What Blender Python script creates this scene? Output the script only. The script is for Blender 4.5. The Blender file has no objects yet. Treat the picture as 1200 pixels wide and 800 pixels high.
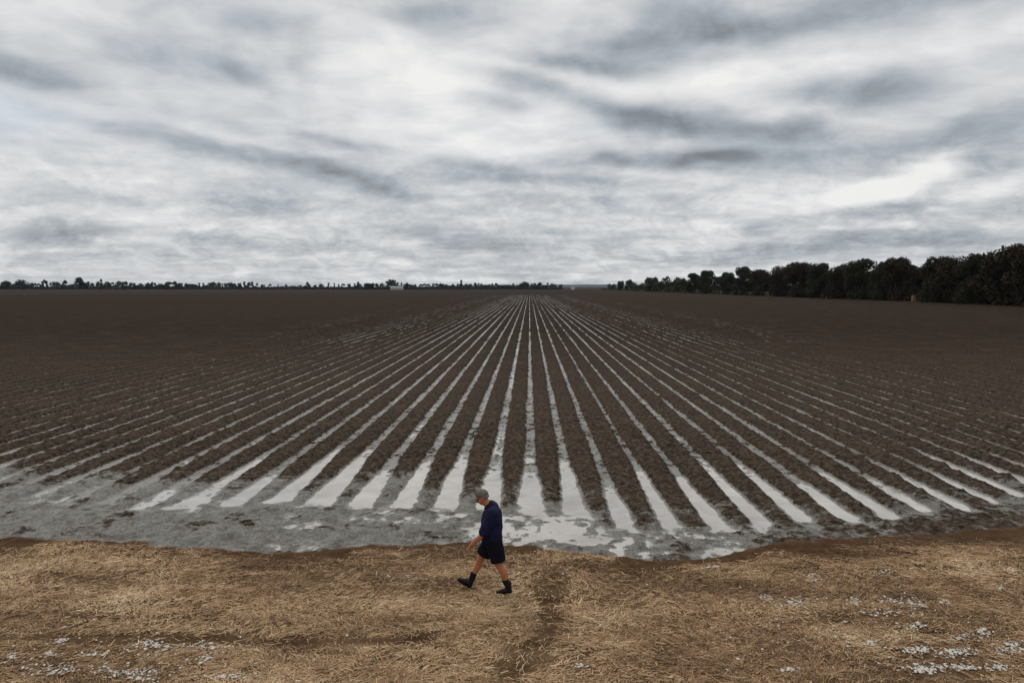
import bpy, bmesh, math, random
import numpy as np
from mathutils import Vector, Matrix, Euler

scene = bpy.context.scene
col = scene.collection
R = math.radians
rng = np.random.default_rng(7)
random.seed(7)

# ------------------------------------------------------------------ camera
F = 800.0                                  # focal length in pixels of a 1200 px wide frame
PITCH = math.atan(64.0 / F)
YAW = math.atan(20.5 / F)                  # the furrows run along +Y, the camera looks slightly left of them
CAM = Vector((0.0, 0.0, 5.0))
cd = bpy.data.cameras.new('camera')
cam = bpy.data.objects.new('camera', cd)
col.objects.link(cam)
cd.sensor_fit = 'HORIZONTAL'; cd.sensor_width = 36.0; cd.lens = 24.0
cd.clip_start = 0.1; cd.clip_end = 40000.0
cam.location = CAM
cam.rotation_euler = (math.pi / 2 - PITCH, 0, YAW)
scene.camera = cam
_cm = Euler((math.pi / 2 - PITCH, 0, YAW)).to_matrix()

def G(px, py, z=0.0):
    """place on the ground that is seen at photo pixel (px, py)"""
    d = _cm @ Vector(((px - 600) / F, -(py - 400) / F, -1.0))
    t = (z - CAM.z) / d.z
    return CAM.x + d.x * t, CAM.y + d.y * t

# ------------------------------------------------------------------ sun and sky
SUN_EL, SUN_AZ = R(52), R(-35)             # azimuth from +Y towards +X
sd = bpy.data.lights.new('sun', 'SUN')
sun = bpy.data.objects.new('sun', sd)
col.objects.link(sun)
sd.energy = 0.9; sd.angle = R(14); sd.color = (1.0, 0.965, 0.91)
sv = Vector((math.sin(SUN_AZ) * math.cos(SUN_EL), math.cos(SUN_AZ) * math.cos(SUN_EL), math.sin(SUN_EL)))
sun.rotation_euler = sv.to_track_quat('Z', 'Y').to_euler()
sun.location = (-60, 90, 120)

world = bpy.data.worlds.new('World')
scene.world = world
world.use_nodes = True
nt = world.node_tree
nt.nodes.clear()

def N(t, typ, **kw):
    n = t.nodes.new(typ)
    for k, v in kw.items():
        if k.startswith('i_'):
            n.inputs[k[2:].replace('_', ' ')].default_value = v
        else:
            setattr(n, k, v)
    return n

def L(t, a, b):
    t.links.new(a, b)

def math_node(t, op, a, b=None, c=None, clamp=False):
    n = t.nodes.new('ShaderNodeMath'); n.operation = op; n.use_clamp = clamp
    for i, v in enumerate((a, b, c)):
        if v is None: continue
        if isinstance(v, (int, float)): n.inputs[i].default_value = v
        else: t.links.new(v, n.inputs[i])
    return n.outputs[0]

def ramp(t, fac, stops, interp='LINEAR'):
    n = t.nodes.new('ShaderNodeValToRGB')
    n.color_ramp.interpolation = interp
    e = n.color_ramp.elements
    while len(e) < len(stops): e.new(0.5)
    for i, (p, c) in enumerate(stops):
        e[i].position = p
        e[i].color = (c[0], c[1], c[2], 1) if not isinstance(c, (int, float)) else (c, c, c, 1)
    t.links.new(fac, n.inputs[0])
    return n.outputs[0]

def maprange(t, v, a, b, c, d, smooth=True):
    n = t.nodes.new('ShaderNodeMapRange')
    n.interpolation_type = 'SMOOTHSTEP' if smooth else 'LINEAR'
    n.inputs['From Min'].default_value = a; n.inputs['From Max'].default_value = b
    n.inputs['To Min'].default_value = c; n.inputs['To Max'].default_value = d
    t.links.new(v, n.inputs['Value'])
    return n.outputs['Result']

def mixrgb(t, fac, a, b, mode='MIX'):
    n = t.nodes.new('ShaderNodeMix'); n.data_type = 'RGBA'; n.blend_type = mode
    for sock, v in ((n.inputs[0], fac), (n.inputs[6], a), (n.inputs[7], b)):
        if isinstance(v, (int, float)): sock.default_value = v
        elif isinstance(v, tuple): sock.default_value = (v[0], v[1], v[2], 1)
        else: t.links.new(v, sock)
    return n.outputs[2]

def noise(t, vec, scale, detail=4, rough=0.5, dist=0.0, dim='3D', lac=2.0):
    n = t.nodes.new('ShaderNodeTexNoise'); n.noise_dimensions = dim
    n.inputs['Scale'].default_value = scale; n.inputs['Detail'].default_value = detail
    n.inputs['Roughness'].default_value = rough; n.inputs['Distortion'].default_value = dist
    n.inputs['Lacunarity'].default_value = lac
    if vec is not None: t.links.new(vec, n.inputs['Vector'])
    return n

tc = N(nt, 'ShaderNodeTexCoord')
sep = N(nt, 'ShaderNodeSeparateXYZ'); L(nt, tc.outputs['Generated'], sep.inputs[0])
az = math_node(nt, 'ARCTAN2', sep.outputs[0], sep.outputs[1])
el = math_node(nt, 'ARCSINE', sep.outputs[2])
comb = N(nt, 'ShaderNodeCombineXYZ'); L(nt, az, comb.inputs[0]); L(nt, el, comb.inputs[1])
# ragged edges: the cloud coordinates are bent by noise
st = N(nt, 'ShaderNodeVectorMath', operation='MULTIPLY'); L(nt, comb.outputs[0], st.inputs[0]); st.inputs[1].default_value = (1.0, 2.2, 1)
w1 = noise(nt, st.outputs[0], 4.0, 4, 0.5)
w1s = N(nt, 'ShaderNodeVectorMath', operation='SUBTRACT'); L(nt, w1.outputs['Color'], w1s.inputs[0]); w1s.inputs[1].default_value = (.5, .5, .5)
w1m = N(nt, 'ShaderNodeVectorMath', operation='MULTIPLY'); L(nt, w1s.outputs[0], w1m.inputs[0]); w1m.inputs[1].default_value = (.17, .055, 0)
warped = N(nt, 'ShaderNodeVectorMath', operation='ADD'); L(nt, comb.outputs[0], warped.inputs[0]); L(nt, w1m.outputs[0], warped.inputs[1])

# cloud masses: centre x, y, half width, half height, tilt in degrees, strength (negative = thick grey base)
CL = [
 (20, 78, 110, 24, 3, -.36), (180, 62, 110, 34, 0, -.12), (320, 40, 150, 46, 5, -.15), (290, 86, 52, 15, 10, -.20),
 (372, 62, 18, 40, -8, -.10), (290, 187, 235, 17, 11, -.26), (425, 214, 100, 21, 10, -.17), (395, 167, 70, 10, 5, -.20),
 (570, 203, 130, 20, 2, -.20), (310, 240, 130, 13, 3, -.20), (80, 270, 85, 17, 0, -.26), (275, 286, 90, 14, 0, -.17),
 (520, 8, 130, 20, 0, -.18), (780, 38, 210, 38, -4, -.22), (1010, 8, 250, 22, 0, -.23), (680, 76, 90, 14, 9, -.26), (650, 108, 120, 15, 12, -.20),
 (785, 142, 100, 26, 6, -.38), (925, 149, 85, 17, 2, -.32), (1003, 104, 78, 27, -4, -.36), (752, 186, 105, 16, 3, -.36),
 (560, 124, 60, 11, 5, -.16), (835, 184, 46, 9, 0, -.16), (1145, 158, 110, 34, -14, -.20), (1170, 190, 62, 24, -20, -.20),
 (950, 182, 150, 26, 2, -.14), (985, 258, 130, 9, -2, -.20), (1010, 286, 280, 15, -3, -.24), (700, 212, 110, 11, 3, -.16),
 (560, 285, 200, 20, 2, -.14), (120, 300, 200, 12, 0, -.12), (40, 170, 110, 20, 0, -.07), (620, 236, 180, 14, 0, -.14), (600, 316, 260, 8, 0, -.08), (1130, 300, 200, 12, -5, -.10),
 (470, 90, 180, 66, 8, .13), (540, 165, 160, 22, 6, .14), (640, 30, 70, 60, 0, .06), (230, 38, 46, 44, 20, .10), (860, 90, 220, 20, -4, .16), (1110, 60, 130, 20, -10, .12),
 (640, 150, 70, 40, 10, .12), (1012, 224, 62, 15, -8, .42), (1080, 204, 80, 18, -14, .34), (1030, 243, 120, 9, -4, -.20), (1170, 220, 60, 20, -10, .18), (885, 262, 60, 9, 0, .16), (930, 240, 110, 18, 0, .07),
 (150, 140, 160, 16, 4, .08), (100, 215, 190, 16, 4, .09), (1050, 318, 300, 8, -5, .16), (760, 322, 240, 9, 0, .12), (150, 250, 90, 14, 0, .10),
]
acc = None
for (px, py, hw, hh, tilt, s) in CL:
    d = _cm @ Vector(((px - 600) / F, -(py - 400) / F, -1.0)); d.normalize()
    a_, e_ = math.atan2(d.x, d.y), math.asin(d.z)
    m = N(nt, 'ShaderNodeMapping', vector_type='TEXTURE')
    m.inputs['Location'].default_value = (a_, e_, 0)
    m.inputs['Rotation'].default_value = (0, 0, R(-tilt))
    k = 1.35 / F * math.cos(a_) ** 1.5
    m.inputs['Scale'].default_value = (hw * k, hh * k, 1)
    L(nt, warped.outputs[0], m.inputs[0])
    g = N(nt, 'ShaderNodeTexGradient', gradient_type='SPHERICAL'); L(nt, m.outputs[0], g.inputs[0])
    acc = math_node(nt, 'MULTIPLY_ADD', maprange(nt, g.outputs['Fac'], 0, 1, 0, 1), s * 1.12, acc if acc is not None else 0.0)

# wind-drawn texture on a cloud layer far overhead, in perspective
zz = math_node(nt, 'MAXIMUM', math_node(nt, 'ADD', sep.outputs[2], 0.10), 0.05)
pxn = math_node(nt, 'DIVIDE', sep.outputs[0], zz); pyn = math_node(nt, 'DIVIDE', sep.outputs[1], zz)
pc = N(nt, 'ShaderNodeCombineXYZ'); L(nt, pxn, pc.inputs[0]); L(nt, pyn, pc.inputs[1])
pm = N(nt, 'ShaderNodeMapping'); pm.inputs['Rotation'].default_value = (0, 0, R(18)); pm.inputs['Scale'].default_value = (1.0, 1.2, 1)
L(nt, pc.outputs[0], pm.inputs[0])
n1 = noise(nt, pm.outputs[0], 1.3, 5, 0.45, 0.5)
n2 = noise(nt, st.outputs[0], 9.0, 8, 0.60, 0.25)
n3 = noise(nt, pm.outputs[0], 4.5, 4, 0.5, 0.4)
n5 = noise(nt, warped.outputs[0], 13.0, 7, 0.58, 0.4)
acc = math_node(nt, 'MULTIPLY', acc, math_node(nt, 'MULTIPLY_ADD', n5.outputs['Fac'], 1.7, .15))
t1 = math_node(nt, 'MULTIPLY_ADD', math_node(nt, 'SUBTRACT', n1.outputs['Fac'], .5), 0.52, acc)
t2 = math_node(nt, 'MULTIPLY_ADD', math_node(nt, 'SUBTRACT', n2.outputs['Fac'], .5), 0.46, t1)
t3 = math_node(nt, 'MULTIPLY_ADD', math_node(nt, 'SUBTRACT', n3.outputs['Fac'], .5), 0.26, t2)
cm = N(nt, 'ShaderNodeMapping'); cm.inputs['Scale'].default_value = (1.0, 1.9, 1); L(nt, warped.outputs[0], cm.inputs[0])
n4 = noise(nt, cm.outputs[0], 15.0, 8, 0.62, 0.2)
low = maprange(nt, el, .26, .06, 0, .34)
t4 = math_node(nt, 'MULTIPLY_ADD', math_node(nt, 'SUBTRACT', math_node(nt, 'ABSOLUTE', math_node(nt, 'SUBTRACT', n4.outputs['Fac'], .5)), .07), math_node(nt, 'MULTIPLY', low, 3.2), t3)
dens = math_node(nt, 'ADD', t4, 0.75)
cloud = ramp(nt, dens, [(0.0, (.15, .16, .18)), (.28, (.235, .25, .275)), (.52, (.40, .435, .475)), (.72, (.62, .635, .65)), (.90, (.80, .80, .80)), (1.0, (.88, .875, .865))])
lift = maprange(nt, el, 0.42, 1.2, 1.0, 1.5)       # an overcast sky is brightest overhead
cl2 = N(nt, 'ShaderNodeVectorMath', operation='SCALE'); L(nt, cloud, cl2.inputs[0]); L(nt, math_node(nt, 'MULTIPLY', lift, 10.0), cl2.inputs['Scale'])
sky = N(nt, 'ShaderNodeTexSky', sky_type='NISHITA')
sky.sun_disc = False; sky.sun_elevation = SUN_EL; sky.sun_rotation = SUN_AZ
sky.air_density = 1.0; sky.dust_density = 2.0; sky.ozone_density = 1.0
bm_ = N(nt, 'ShaderNodeMapping', vector_type='TEXTURE'); bm_.inputs['Location'].default_value = (-.66, .19, 0); bm_.inputs['Scale'].default_value = (.17, .05, 1); L(nt, warped.outputs[0], bm_.inputs[0])
bg_ = N(nt, 'ShaderNodeTexGradient', gradient_type='SPHERICAL'); L(nt, bm_.outputs[0], bg_.inputs[0])
thin = math_node(nt, 'SUBTRACT', maprange(nt, n1.outputs['Fac'], 0.30, 0.62, 0.90, 1.0), math_node(nt, 'MULTIPLY', bg_.outputs['Fac'], .45))
skyc = mixrgb(nt, thin, sky.outputs[0], cl2.outputs[0])
bg = N(nt, 'ShaderNodeBackground'); bg.inputs['Strength'].default_value = 0.1
L(nt, skyc, bg.inputs['Color'])
wo = N(nt, 'ShaderNodeOutputWorld'); L(nt, bg.outputs[0], wo.inputs['Surface'])

scene.view_settings.view_transform = 'Standard'
scene.view_settings.look = 'None'
scene.view_settings.exposure = 0.0
scene.view_settings.gamma = 1.0
scene.view_settings.use_curve_mapping = False
scene.render.engine = 'CYCLES'
scene.cycles.use_denoising = True
scene.cycles.max_bounces = 5
scene.cycles.volume_bounces = 0
scene.cycles.caustics_reflective = False
scene.cycles.caustics_refractive = False

# ------------------------------------------------------------------ helpers
def tag(o, label=None, cat=None, group=None, kind=None):
    if label: o['label'] = label
    if cat: o['category'] = cat
    if group: o['group'] = group
    if kind: o['kind'] = kind
    return o

def empty(name, loc, rz=0.0):
    o = bpy.data.objects.new(name, None); col.objects.link(o)
    o.location = loc; o.rotation_euler = (0, 0, rz); o.empty_display_size = 0.5
    return o

def link(name, mesh, mat=None, parent=None):
    o = bpy.data.objects.new(name, mesh); col.objects.link(o)
    if mat is not None and not mesh.materials: mesh.materials.append(mat)
    if parent is not None: o.parent = parent
    return o

def np_mesh(name, verts, faces, smooth=False):
    """verts (n,3), faces (m,k) numpy arrays"""
    me = bpy.data.meshes.new(name)
    verts = np.asarray(verts, dtype=np.float32); faces = np.asarray(faces, dtype=np.int32)
    k = faces.shape[1]
    me.vertices.add(len(verts)); me.vertices.foreach_set('co', verts.ravel())
    me.loops.add(faces.size); me.loops.foreach_set('vertex_index', faces.ravel())
    me.polygons.add(len(faces)); me.polygons.foreach_set('loop_start', np.arange(0, faces.size, k, dtype=np.int32))
    me.polygons.foreach_set('loop_total', np.full(len(faces), k, dtype=np.int32))
    if smooth: me.polygons.foreach_set('use_smooth', np.ones(len(faces), dtype=bool))
    me.update(calc_edges=True); me.validate()
    return me

def attr(me, name, vals):
    a = me.attributes.new(name, 'FLOAT', 'POINT')
    a.data.foreach_set('value', np.asarray(vals, dtype=np.float32))

def hash2(ix, iy, seed):
    h = (ix.astype(np.int64) * 374761393 + iy.astype(np.int64) * 668265263 + seed * 1442695041) & 0xffffffff
    h = ((h ^ (h >> 13)) * 1274126177) & 0xffffffff
    h = ((h ^ (h >> 16)) * 2246822519) & 0xffffffff
    return ((h ^ (h >> 15)) & 0xffffff) / float(0xffffff)

def vn(x, y, seed=0):
    """value noise, -1..1"""
    x0 = np.floor(x); y0 = np.floor(y)
    fx = x - x0; fy = y - y0
    ux = fx * fx * (3 - 2 * fx); uy = fy * fy * (3 - 2 * fy)
    a = hash2(x0, y0, seed); b = hash2(x0 + 1, y0, seed); c = hash2(x0, y0 + 1, seed); d = hash2(x0 + 1, y0 + 1, seed)
    return ((a * (1 - ux) + b * ux) * (1 - uy) + (c * (1 - ux) + d * ux) * uy) * 2 - 1

def fbm(x, y, scale, octv=4, seed=0, gain=0.5):
    v = 0; amp = 1.0; tot = 0; c, s = math.cos(.6), math.sin(.6)
    for i in range(octv):
        v = v + amp * vn(x / scale, y / scale, seed + i * 17); tot += amp
        amp *= gain; scale *= 0.5; x, y = x * c - y * s, x * s + y * c
    return v / tot

def sstep(a, b, v):
    t = np.clip((v - a) / (b - a), 0, 1)
    return t * t * (3 - 2 * t)

# ------------------------------------------------------------------ ground relief
WL = -0.095                                # level of the water standing in the furrows
_bank = np.array([G(*p) for p in [(-300, 640), (0, 628), (120, 632), (250, 641), (350, 643), (430, 634), (540, 631), (620, 637), (700, 648), (780, 655), (850, 645), (940, 632), (1050, 626), (1200, 612), (1500, 604)]])
_bed = np.array([G(*p) for p in [(-300, 560), (0, 588), (120, 596), (230, 596), (330, 588), (450, 592), (540, 592), (600, 592), (690, 600), (740, 618), (850, 616), (1000, 610), (1110, 600), (1200, 584), (1500, 570)]])

def edge_bank(x): return np.interp(x, _bank[:, 0], _bank[:, 1])
def edge_bed(x): return np.interp(x, _bed[:, 0], _bed[:, 1])

# how full each furrow is: index from the furrow under the vanishing point
FW = {-12: .7, -11: .6, -10: .9, -9: 1.0, -8: .8, -7: .75, -6: 1.0, -5: 1.0, -4: 1.05, -3: 1.1, -2: 1.1, -1: 1.3, 0: 1.1, 1: .85, 2: .95, 3: .6, 4: .85, 5: 1.0, 6: .7, 7: .95, 8: .95, 9: .8, 10: .7, 11: .45, 12: .55, 13: .9, 14: .55}

def height(x, y, want_masks=False):
    x = np.asarray(x, float); y = np.asarray(y, float)
    wob = fbm(x, y, 1.6, 5, 3, .58)
    eb = edge_bank(x) + 0.24 * wob + .14 * fbm(x, y, .35, 3, 5)
    verge = sstep(0.10, -0.22, y - eb)
    ed = edge_bed(x) + 0.30 * fbm(x, y, 1.1, 3, 9)
    bed = sstep(-0.45, 0.55, y - ed)
    # clods
    near = np.clip(1.0 - (y - 60) / 200, 0.25, 1)
    cl = fbm(x, y, .22, 4, 21, .62)
    cl2 = np.abs(fbm(x, y, .42, 4, 33, .6))
    clods = (np.maximum(cl, -.22) * .088 + cl2 * .080 - .018) * (.36 + .64 * sstep(36, 18, y)) * np.where(y > 60, near, 1)
    # furrows, one per metre
    u = x - 0.03 + .034 * fbm(x * .6, y, .9, 3, 41) * np.clip(1.2 - y / 160, .35, 1)
    k = np.floor(u + .5).astype(int)
    dx = np.abs(u - k)
    ku, inv = np.unique(k, return_inverse=True)
    fw = np.array([FW.get(int(q), .62 + .36 * float(hash2(np.array([q]), np.array([3]), 5)[0])) for q in ku])[inv].reshape(k.shape)
    endf = sstep(6.5, 0.2, y - ed)
    lowv = fbm(x * .0 + k * 7.3, y, 3.2, 4, 51)
    side = sstep(-10.5, -6.0, x)
    endw = np.where(k <= 1, .035 + .07 * hash2(k, k * 0 + 4, 31), np.where(k <= 10, -.02 + .06 * hash2(k, k * 0 + 4, 31), .02)) * (.3 + .7 * side)
    half = (.5 + .5 * fw) * np.where(k > 1, .78, 1.0) * (.044 + .050 * sstep(48, 19, y) - .022 * sstep(60, 150, y)) + fw * endw * endf ** 1.4 + .030 * lowv * (.3 + .7 * sstep(90, 30, y)) + .03 * fbm(x, y, .3, 2, 61)
    s = sstep(0.0, 0.15 + .16 * endf, dx - half)
    kr = hash2(k, k * 0 + 9, 77)
    ef2 = sstep(4.2 + 3.4 * kr, 1.0 + 1.6 * kr, y - ed) * (.25 + .75 * side)
    cpl = np.maximum(fbm(x, y, .16, 3, 73), .12) - .12
    floor_z = WL + .006 - .034 * ef2 + cpl * .10 * (1 - .75 * ef2) + (.013 + .006 * sstep(40, 20, y)) * fbm(x * .5 + k * 3.1, y * .35, .5, 4, 71) * (1 - .5 * ef2) + .024 * (1 - fw) * (1 - .5 * ef2) + .007 * fbm(k * 5.1, y, 1.7, 3, 55) \
              + np.maximum(clods, 0) * .22 * (1 - .8 * ef2)
    top = .030 - .035 * (dx < .5) * (1 - np.clip((dx - half) / .25, 0, 1)) + clods
    # bed ends sag and drown towards the headland, more so at the left
    sag = sstep(4.5, -.2, y - ed) * (.034 + .050 * sstep(-3, -9, x)) 
    sag = sag + .030 * sstep(1.2, -.1, y - ed)
    top = top - sag * (1 + .5 * fbm(x, y, .8, 3, 81))
    zbed = floor_z * (1 - s) + top * s
    dry_side = sstep(.45, .8, np.abs(x) / (y * .45 + 16)) * sstep(48, 68, y)
    # headland: trodden grey mud around the water line
    hb = WL + .030 + .014 * sstep(-2, -7, x) + .02 * sstep(3.5, 7, x) + .040 * fbm(x, y * 1.6, .9, 4, 91) + clods * .85
    cx = x - 1.0
    pool = np.exp(-((x - .55) / 1.35) ** 2 - ((y - 14.0) / 1.3) ** 2)
    hb = hb - .055 * pool + .012 * sstep(5, 9, np.abs(x))
    z = hb * (1 - bed) + zbed * bed
    # verge of straw, slightly higher, with a lip
    zv = .035 + .03 * fbm(x, y, 1.4, 4, 101) + .022 * fbm(x * .4, y * 1.6, .5, 4, 107) + .022 * fbm(x, y, .25, 4, 103) - .045 * sstep(-.9, -.05, y - eb)
    tr1 = np.exp(-((x - TRX(y) - .10 * vn(y * 3, y * 0, 5)) / .22) ** 2) * sstep(12.2, 11.0, y)
    zv = zv - .03 * tr1
    z = z * (1 - verge) + zv * verge
    if not want_masks: return z
    wet = (1 - sstep(.012, .050, z - WL))
    wet = np.maximum(wet, (1 - bed) * (.66 - .62 * sstep(.030, .085, z - WL) + .30 * wob))
    wet = wet * (1 - .9 * dry_side)
    wet = wet - (1 - bed) * .22 * sstep(3.5, 7, x)
    grey = sstep(4.4, .2, y - ed + 1.2 * wob) * (.50 + .38 * sstep(3.0, -1.0, x) + .30 * sstep(-2, -8, x) + .25 * sstep(9, 13, x)) * (.75 + .9 * fbm(x, y, .5, 4, 131))
    wet = np.maximum(wet, grey * (1 - .45 * sstep(.07, .15, z - WL)))
    lip = sstep(-1.35, -.25, y - eb + .9 * fbm(x, y, .9, 4, 113))
    arc = np.exp(-((y - (9.15 + .045 * np.maximum(x + 3.2, 0) ** 2)) / .15) ** 2) * (x < -1.3)
    lip = np.maximum(lip, np.clip(tr1 * .9 + arc * .6, 0, 1) * (.7 + .5 * fbm(x, y, .3, 3, 117)))
    return z, np.clip(wet, 0, 1) * (1 - verge), verge, np.clip(verge * lip, 0, 1)

def TRX(y):                                # an old wheel track across the verge
    a = G(648, 690); b = G(640, 740); c = G(598, 800)
    return np.interp(y, [c[1] - 3, c[1], b[1], a[1], a[1] + 1], [c[0] - .3, c[0], b[0], a[0], a[0] + .05])

def grid(xs, ys, zfun=True):
    X, Y = np.meshgrid(xs, ys)
    x = X.ravel(); y = Y.ravel()
    if zfun:
        z, wet, verge, bed = height(x, y, True)
    else:
        z = np.full(x.shape, -.03); wet = np.zeros_like(z); verge = (y < 13).astype(float); bed = y * 0
    nx, ny = len(xs), len(ys)
    i = np.arange(nx * ny).reshape(ny, nx)
    f = np.stack([i[:-1, :-1].ravel(), i[:-1, 1:].ravel(), i[1:, 1:].ravel(), i[1:, :-1].ravel()], 1)
    return np.stack([x, y, z], 1), f, wet, verge, bed

def yspace(a, b, k, mn):
    o = [a]
    while o[-1] < b: o.append(o[-1] + max(mn, o[-1] ** 2 / 3415 * k))
    return np.array(o)

parts = [
    grid(np.arange(-19, 19.01, .036), yspace(5.5, 24, .55, .034)),
    grid(np.arange(-54, 54.01, .065), yspace(23.9, 60, .6, .1)),
    grid(np.concatenate([np.arange(-300, -64, .25), np.arange(-64, 64, .11), np.arange(64, 300.1, .25)]), yspace(59.6, 420, .7, .5)),
]
far = []
for (x0, x1, y0, y1) in [(-9000, 9000, 419, 12000), (-9000, -299.9, 59, 419.2), (299.9, 9000, 59, 419.2),
                         (-9000, -53.9, 23, 59.2), (53.9, 9000, 23, 59.2), (-9000, -18.9, -3000, 23.1), (18.9, 9000, -3000, 23.1), (-19.0, 19.0, -3000, 5.6)]:
    xs = np.linspace(x0, x1, 12); ys = np.linspace(y0, y1, 8)
    if y0 < 13 < y1 and y1 < 30:
        ys = np.array([y0, -200, -20, 0, 8, 11, 12.5, 12.9, 13.1, 15, 18, y1])
    far.append(grid(xs, ys, False))
parts += far
V = []; Fc = []; W = []; VG = []; BD = []; off = 0
for v, f, w, g, b in parts:
    V.append(v); Fc.append(f + off); W.append(w); VG.append(g); BD.append(b); off += len(v)
gm = np_mesh('ground', np.concatenate(V), np.concatenate(Fc), smooth=True)
attr(gm, 'wet', np.concatenate(W)); _z = np.concatenate(V)[:, 2]; attr(gm, 'film', (1 - sstep(0.0, .026, _z - WL)) * (np.concatenate(VG) < .2)); attr(gm, 'verge', np.concatenate(VG)); attr(gm, 'lip', np.concatenate(BD))

def new_mat(name):
    m = bpy.data.materials.new(name); m.use_nodes = True
    t = m.node_tree
    p = t.nodes['Principled BSDF']
    return m, t, p

def simple(name, c, rough=.8, var=.25, scale=30.0, spec=.3, bump=0.0):
    m, t, p = new_mat(name)
    co = N(t, 'ShaderNodeTexCoord')
    n = noise(t, co.outputs['Object'], scale, 4, .6)
    lo = tuple(v * (1 - var) for v in c); hi = tuple(min(1, v * (1 + var)) for v in c)
    L(t, ramp(t, n.outputs['Fac'], [(.3, lo), (.7, hi)]), p.inputs['Base Color'])
    p.inputs['Roughness'].default_value = rough
    p.inputs['Specular IOR Level'].default_value = spec
    if bump:
        b = N(t, 'ShaderNodeBump'); b.inputs['Strength'].default_value = bump; b.inputs['Distance'].default_value = .01
        L(t, n.outputs['Fac'], b.inputs['Height']); L(t, b.outputs[0], p.inputs['Normal'])
    return m

gmat, t, p = new_mat('field_soil')
geo = N(t, 'ShaderNodeNewGeometry')
P = geo.outputs['Position']
a_wet = N(t, 'ShaderNodeAttribute', attribute_name='wet').outputs['Fac']
a_vg = N(t, 'ShaderNodeAttribute', attribute_name='verge').outputs['Fac']
a_bd = N(t, 'ShaderNodeAttribute', attribute_name='lip').outputs['Fac']
nb = noise(t, P, 0.05, 4, .6); nm = noise(t, P, 5.0, 6, .72); nf = noise(t, P, 22.0, 5, .7)
soil = ramp(t, nm.outputs['Fac'], [(.30, (.006, .0035, .0022)), (.45, (.019, .0112, .0066)), (.58, (.046, .028, .0165)), (.72, (.100, .060, .034))])
soil = mixrgb(t, maprange(t, nb.outputs['Fac'], .35, .7, 0, .35), soil, (.036, .021, .0115))
na = noise(t, P, .35, 7, .72)
soil = mixrgb(t, maprange(t, na.outputs['Fac'], .38, .66, .55, 0), soil, (.010, .006, .004))
soil = mixrgb(t, maprange(t, na.outputs['Fac'], .50, .75, 0, .55), soil, (.078, .046, .025))
soil = mixrgb(t, maprange(t, nf.outputs['Fac'], .45, .75, 0, .5), soil, (.088, .072, .057))
mud = ramp(t, nf.outputs['Fac'], [(.32, (.028, .021, .015)), (.43, (.100, .090, .074)), (.7, (.26, .245, .205))])
ng = noise(t, P, 3.2, 8, .74, .3)
mud = mixrgb(t, maprange(t, ng.outputs['Fac'], .52, .40, 0, .80), mud, (.045, .033, .024))
mud = mixrgb(t, maprange(t, ng.outputs['Fac'], .56, .68, 0, .6), mud, (.30, .285, .25))
nw = noise(t, P, 5.0, 5, .7)
wetf = math_node(t, 'MULTIPLY_ADD', math_node(t, 'SUBTRACT', nw.outputs['Fac'], .5), 1.5, a_wet)
wetf = maprange(t, wetf, .28, .62, 0, 1)
wetf = math_node(t, 'MULTIPLY', wetf, maprange(t, a_wet, .02, .15, 0, 1))
mp = N(t, 'ShaderNodeMapping'); mp.inputs['Scale'].default_value = (.7, 1.6, 1); L(t, P, mp.inputs[0])
nv = noise(t, mp.outputs[0], 1.6, 6, .68, .6)
vs = ramp(t, nv.outputs['Fac'], [(.28, (.032, .019, .011)), (.42, (.100, .058, .031)), (.55, (.20, .125, .068)), (.75, (.30, .20, .115))])
vs = mixrgb(t, maprange(t, nf.outputs['Fac'], .35, .65, .55, 0), vs, (.05, .034, .022))
spy = N(t, 'ShaderNodeSeparateXYZ'); L(t, P, spy.inputs[0])
ns = noise(t, P, 7.0, 5, .7)
silt = math_node(t, 'MULTIPLY', maprange(t, spy.outputs[1], 85, 15, 0, .85), maprange(t, ns.outputs['Fac'], .40, .66, .08, 1))
soil = mixrgb(t, silt, soil, (.112, .088, .066))      # silt dried on the beds where they were under water
base = mixrgb(t, wetf, soil, mud)
a_fm = N(t, 'ShaderNodeAttribute', attribute_name='film').outputs['Fac']
film = maprange(t, math_node(t, 'MULTIPLY_ADD', math_node(t, 'SUBTRACT', nw.outputs['Fac'], .5), .7, a_fm), .25, .95, 0, 1)
base = mixrgb(t, film, base, (.25, .235, .205))
# a strip of bare brown earth along the lip of the verge
lip = math_node(t, 'MULTIPLY', a_vg, 1.0)
vs2 = mixrgb(t, math_node(t, 'MULTIPLY', a_bd, .85), vs, ramp(t, nm.outputs['Fac'], [(.3, (.030, .017, .010)), (.6, (.085, .045, .022)), (.8, (.15, .085, .042))]))
base = mixrgb(t, maprange(t, a_vg, .15, .45, 0, 1), base, vs2)
L(t, base, p.inputs['Base Color'])
rr = mixrgb(t, wetf, (.92, .92, .92), (.42, .42, .42))
rr = mixrgb(t, film, rr, (.22, .22, .22))
rr = mixrgb(t, maprange(t, a_vg, .15, .45, 0, 1), rr, (.95, .95, .95))
L(t, rr, p.inputs['Roughness'])
sp = mixrgb(t, wetf, (.03, .03, .03), (.50, .50, .50))
L(t, sp, p.inputs['Specular IOR Level'])
bp = N(t, 'ShaderNodeBump'); bp.inputs['Strength'].default_value = .8; bp.inputs['Distance'].default_value = .05
L(t, nf.outputs['Fac'], bp.inputs['Height']); L(t, bp.outputs[0], p.inputs['Normal'])
ground = tag(link('ground', gm, gmat), kind='structure')

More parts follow.
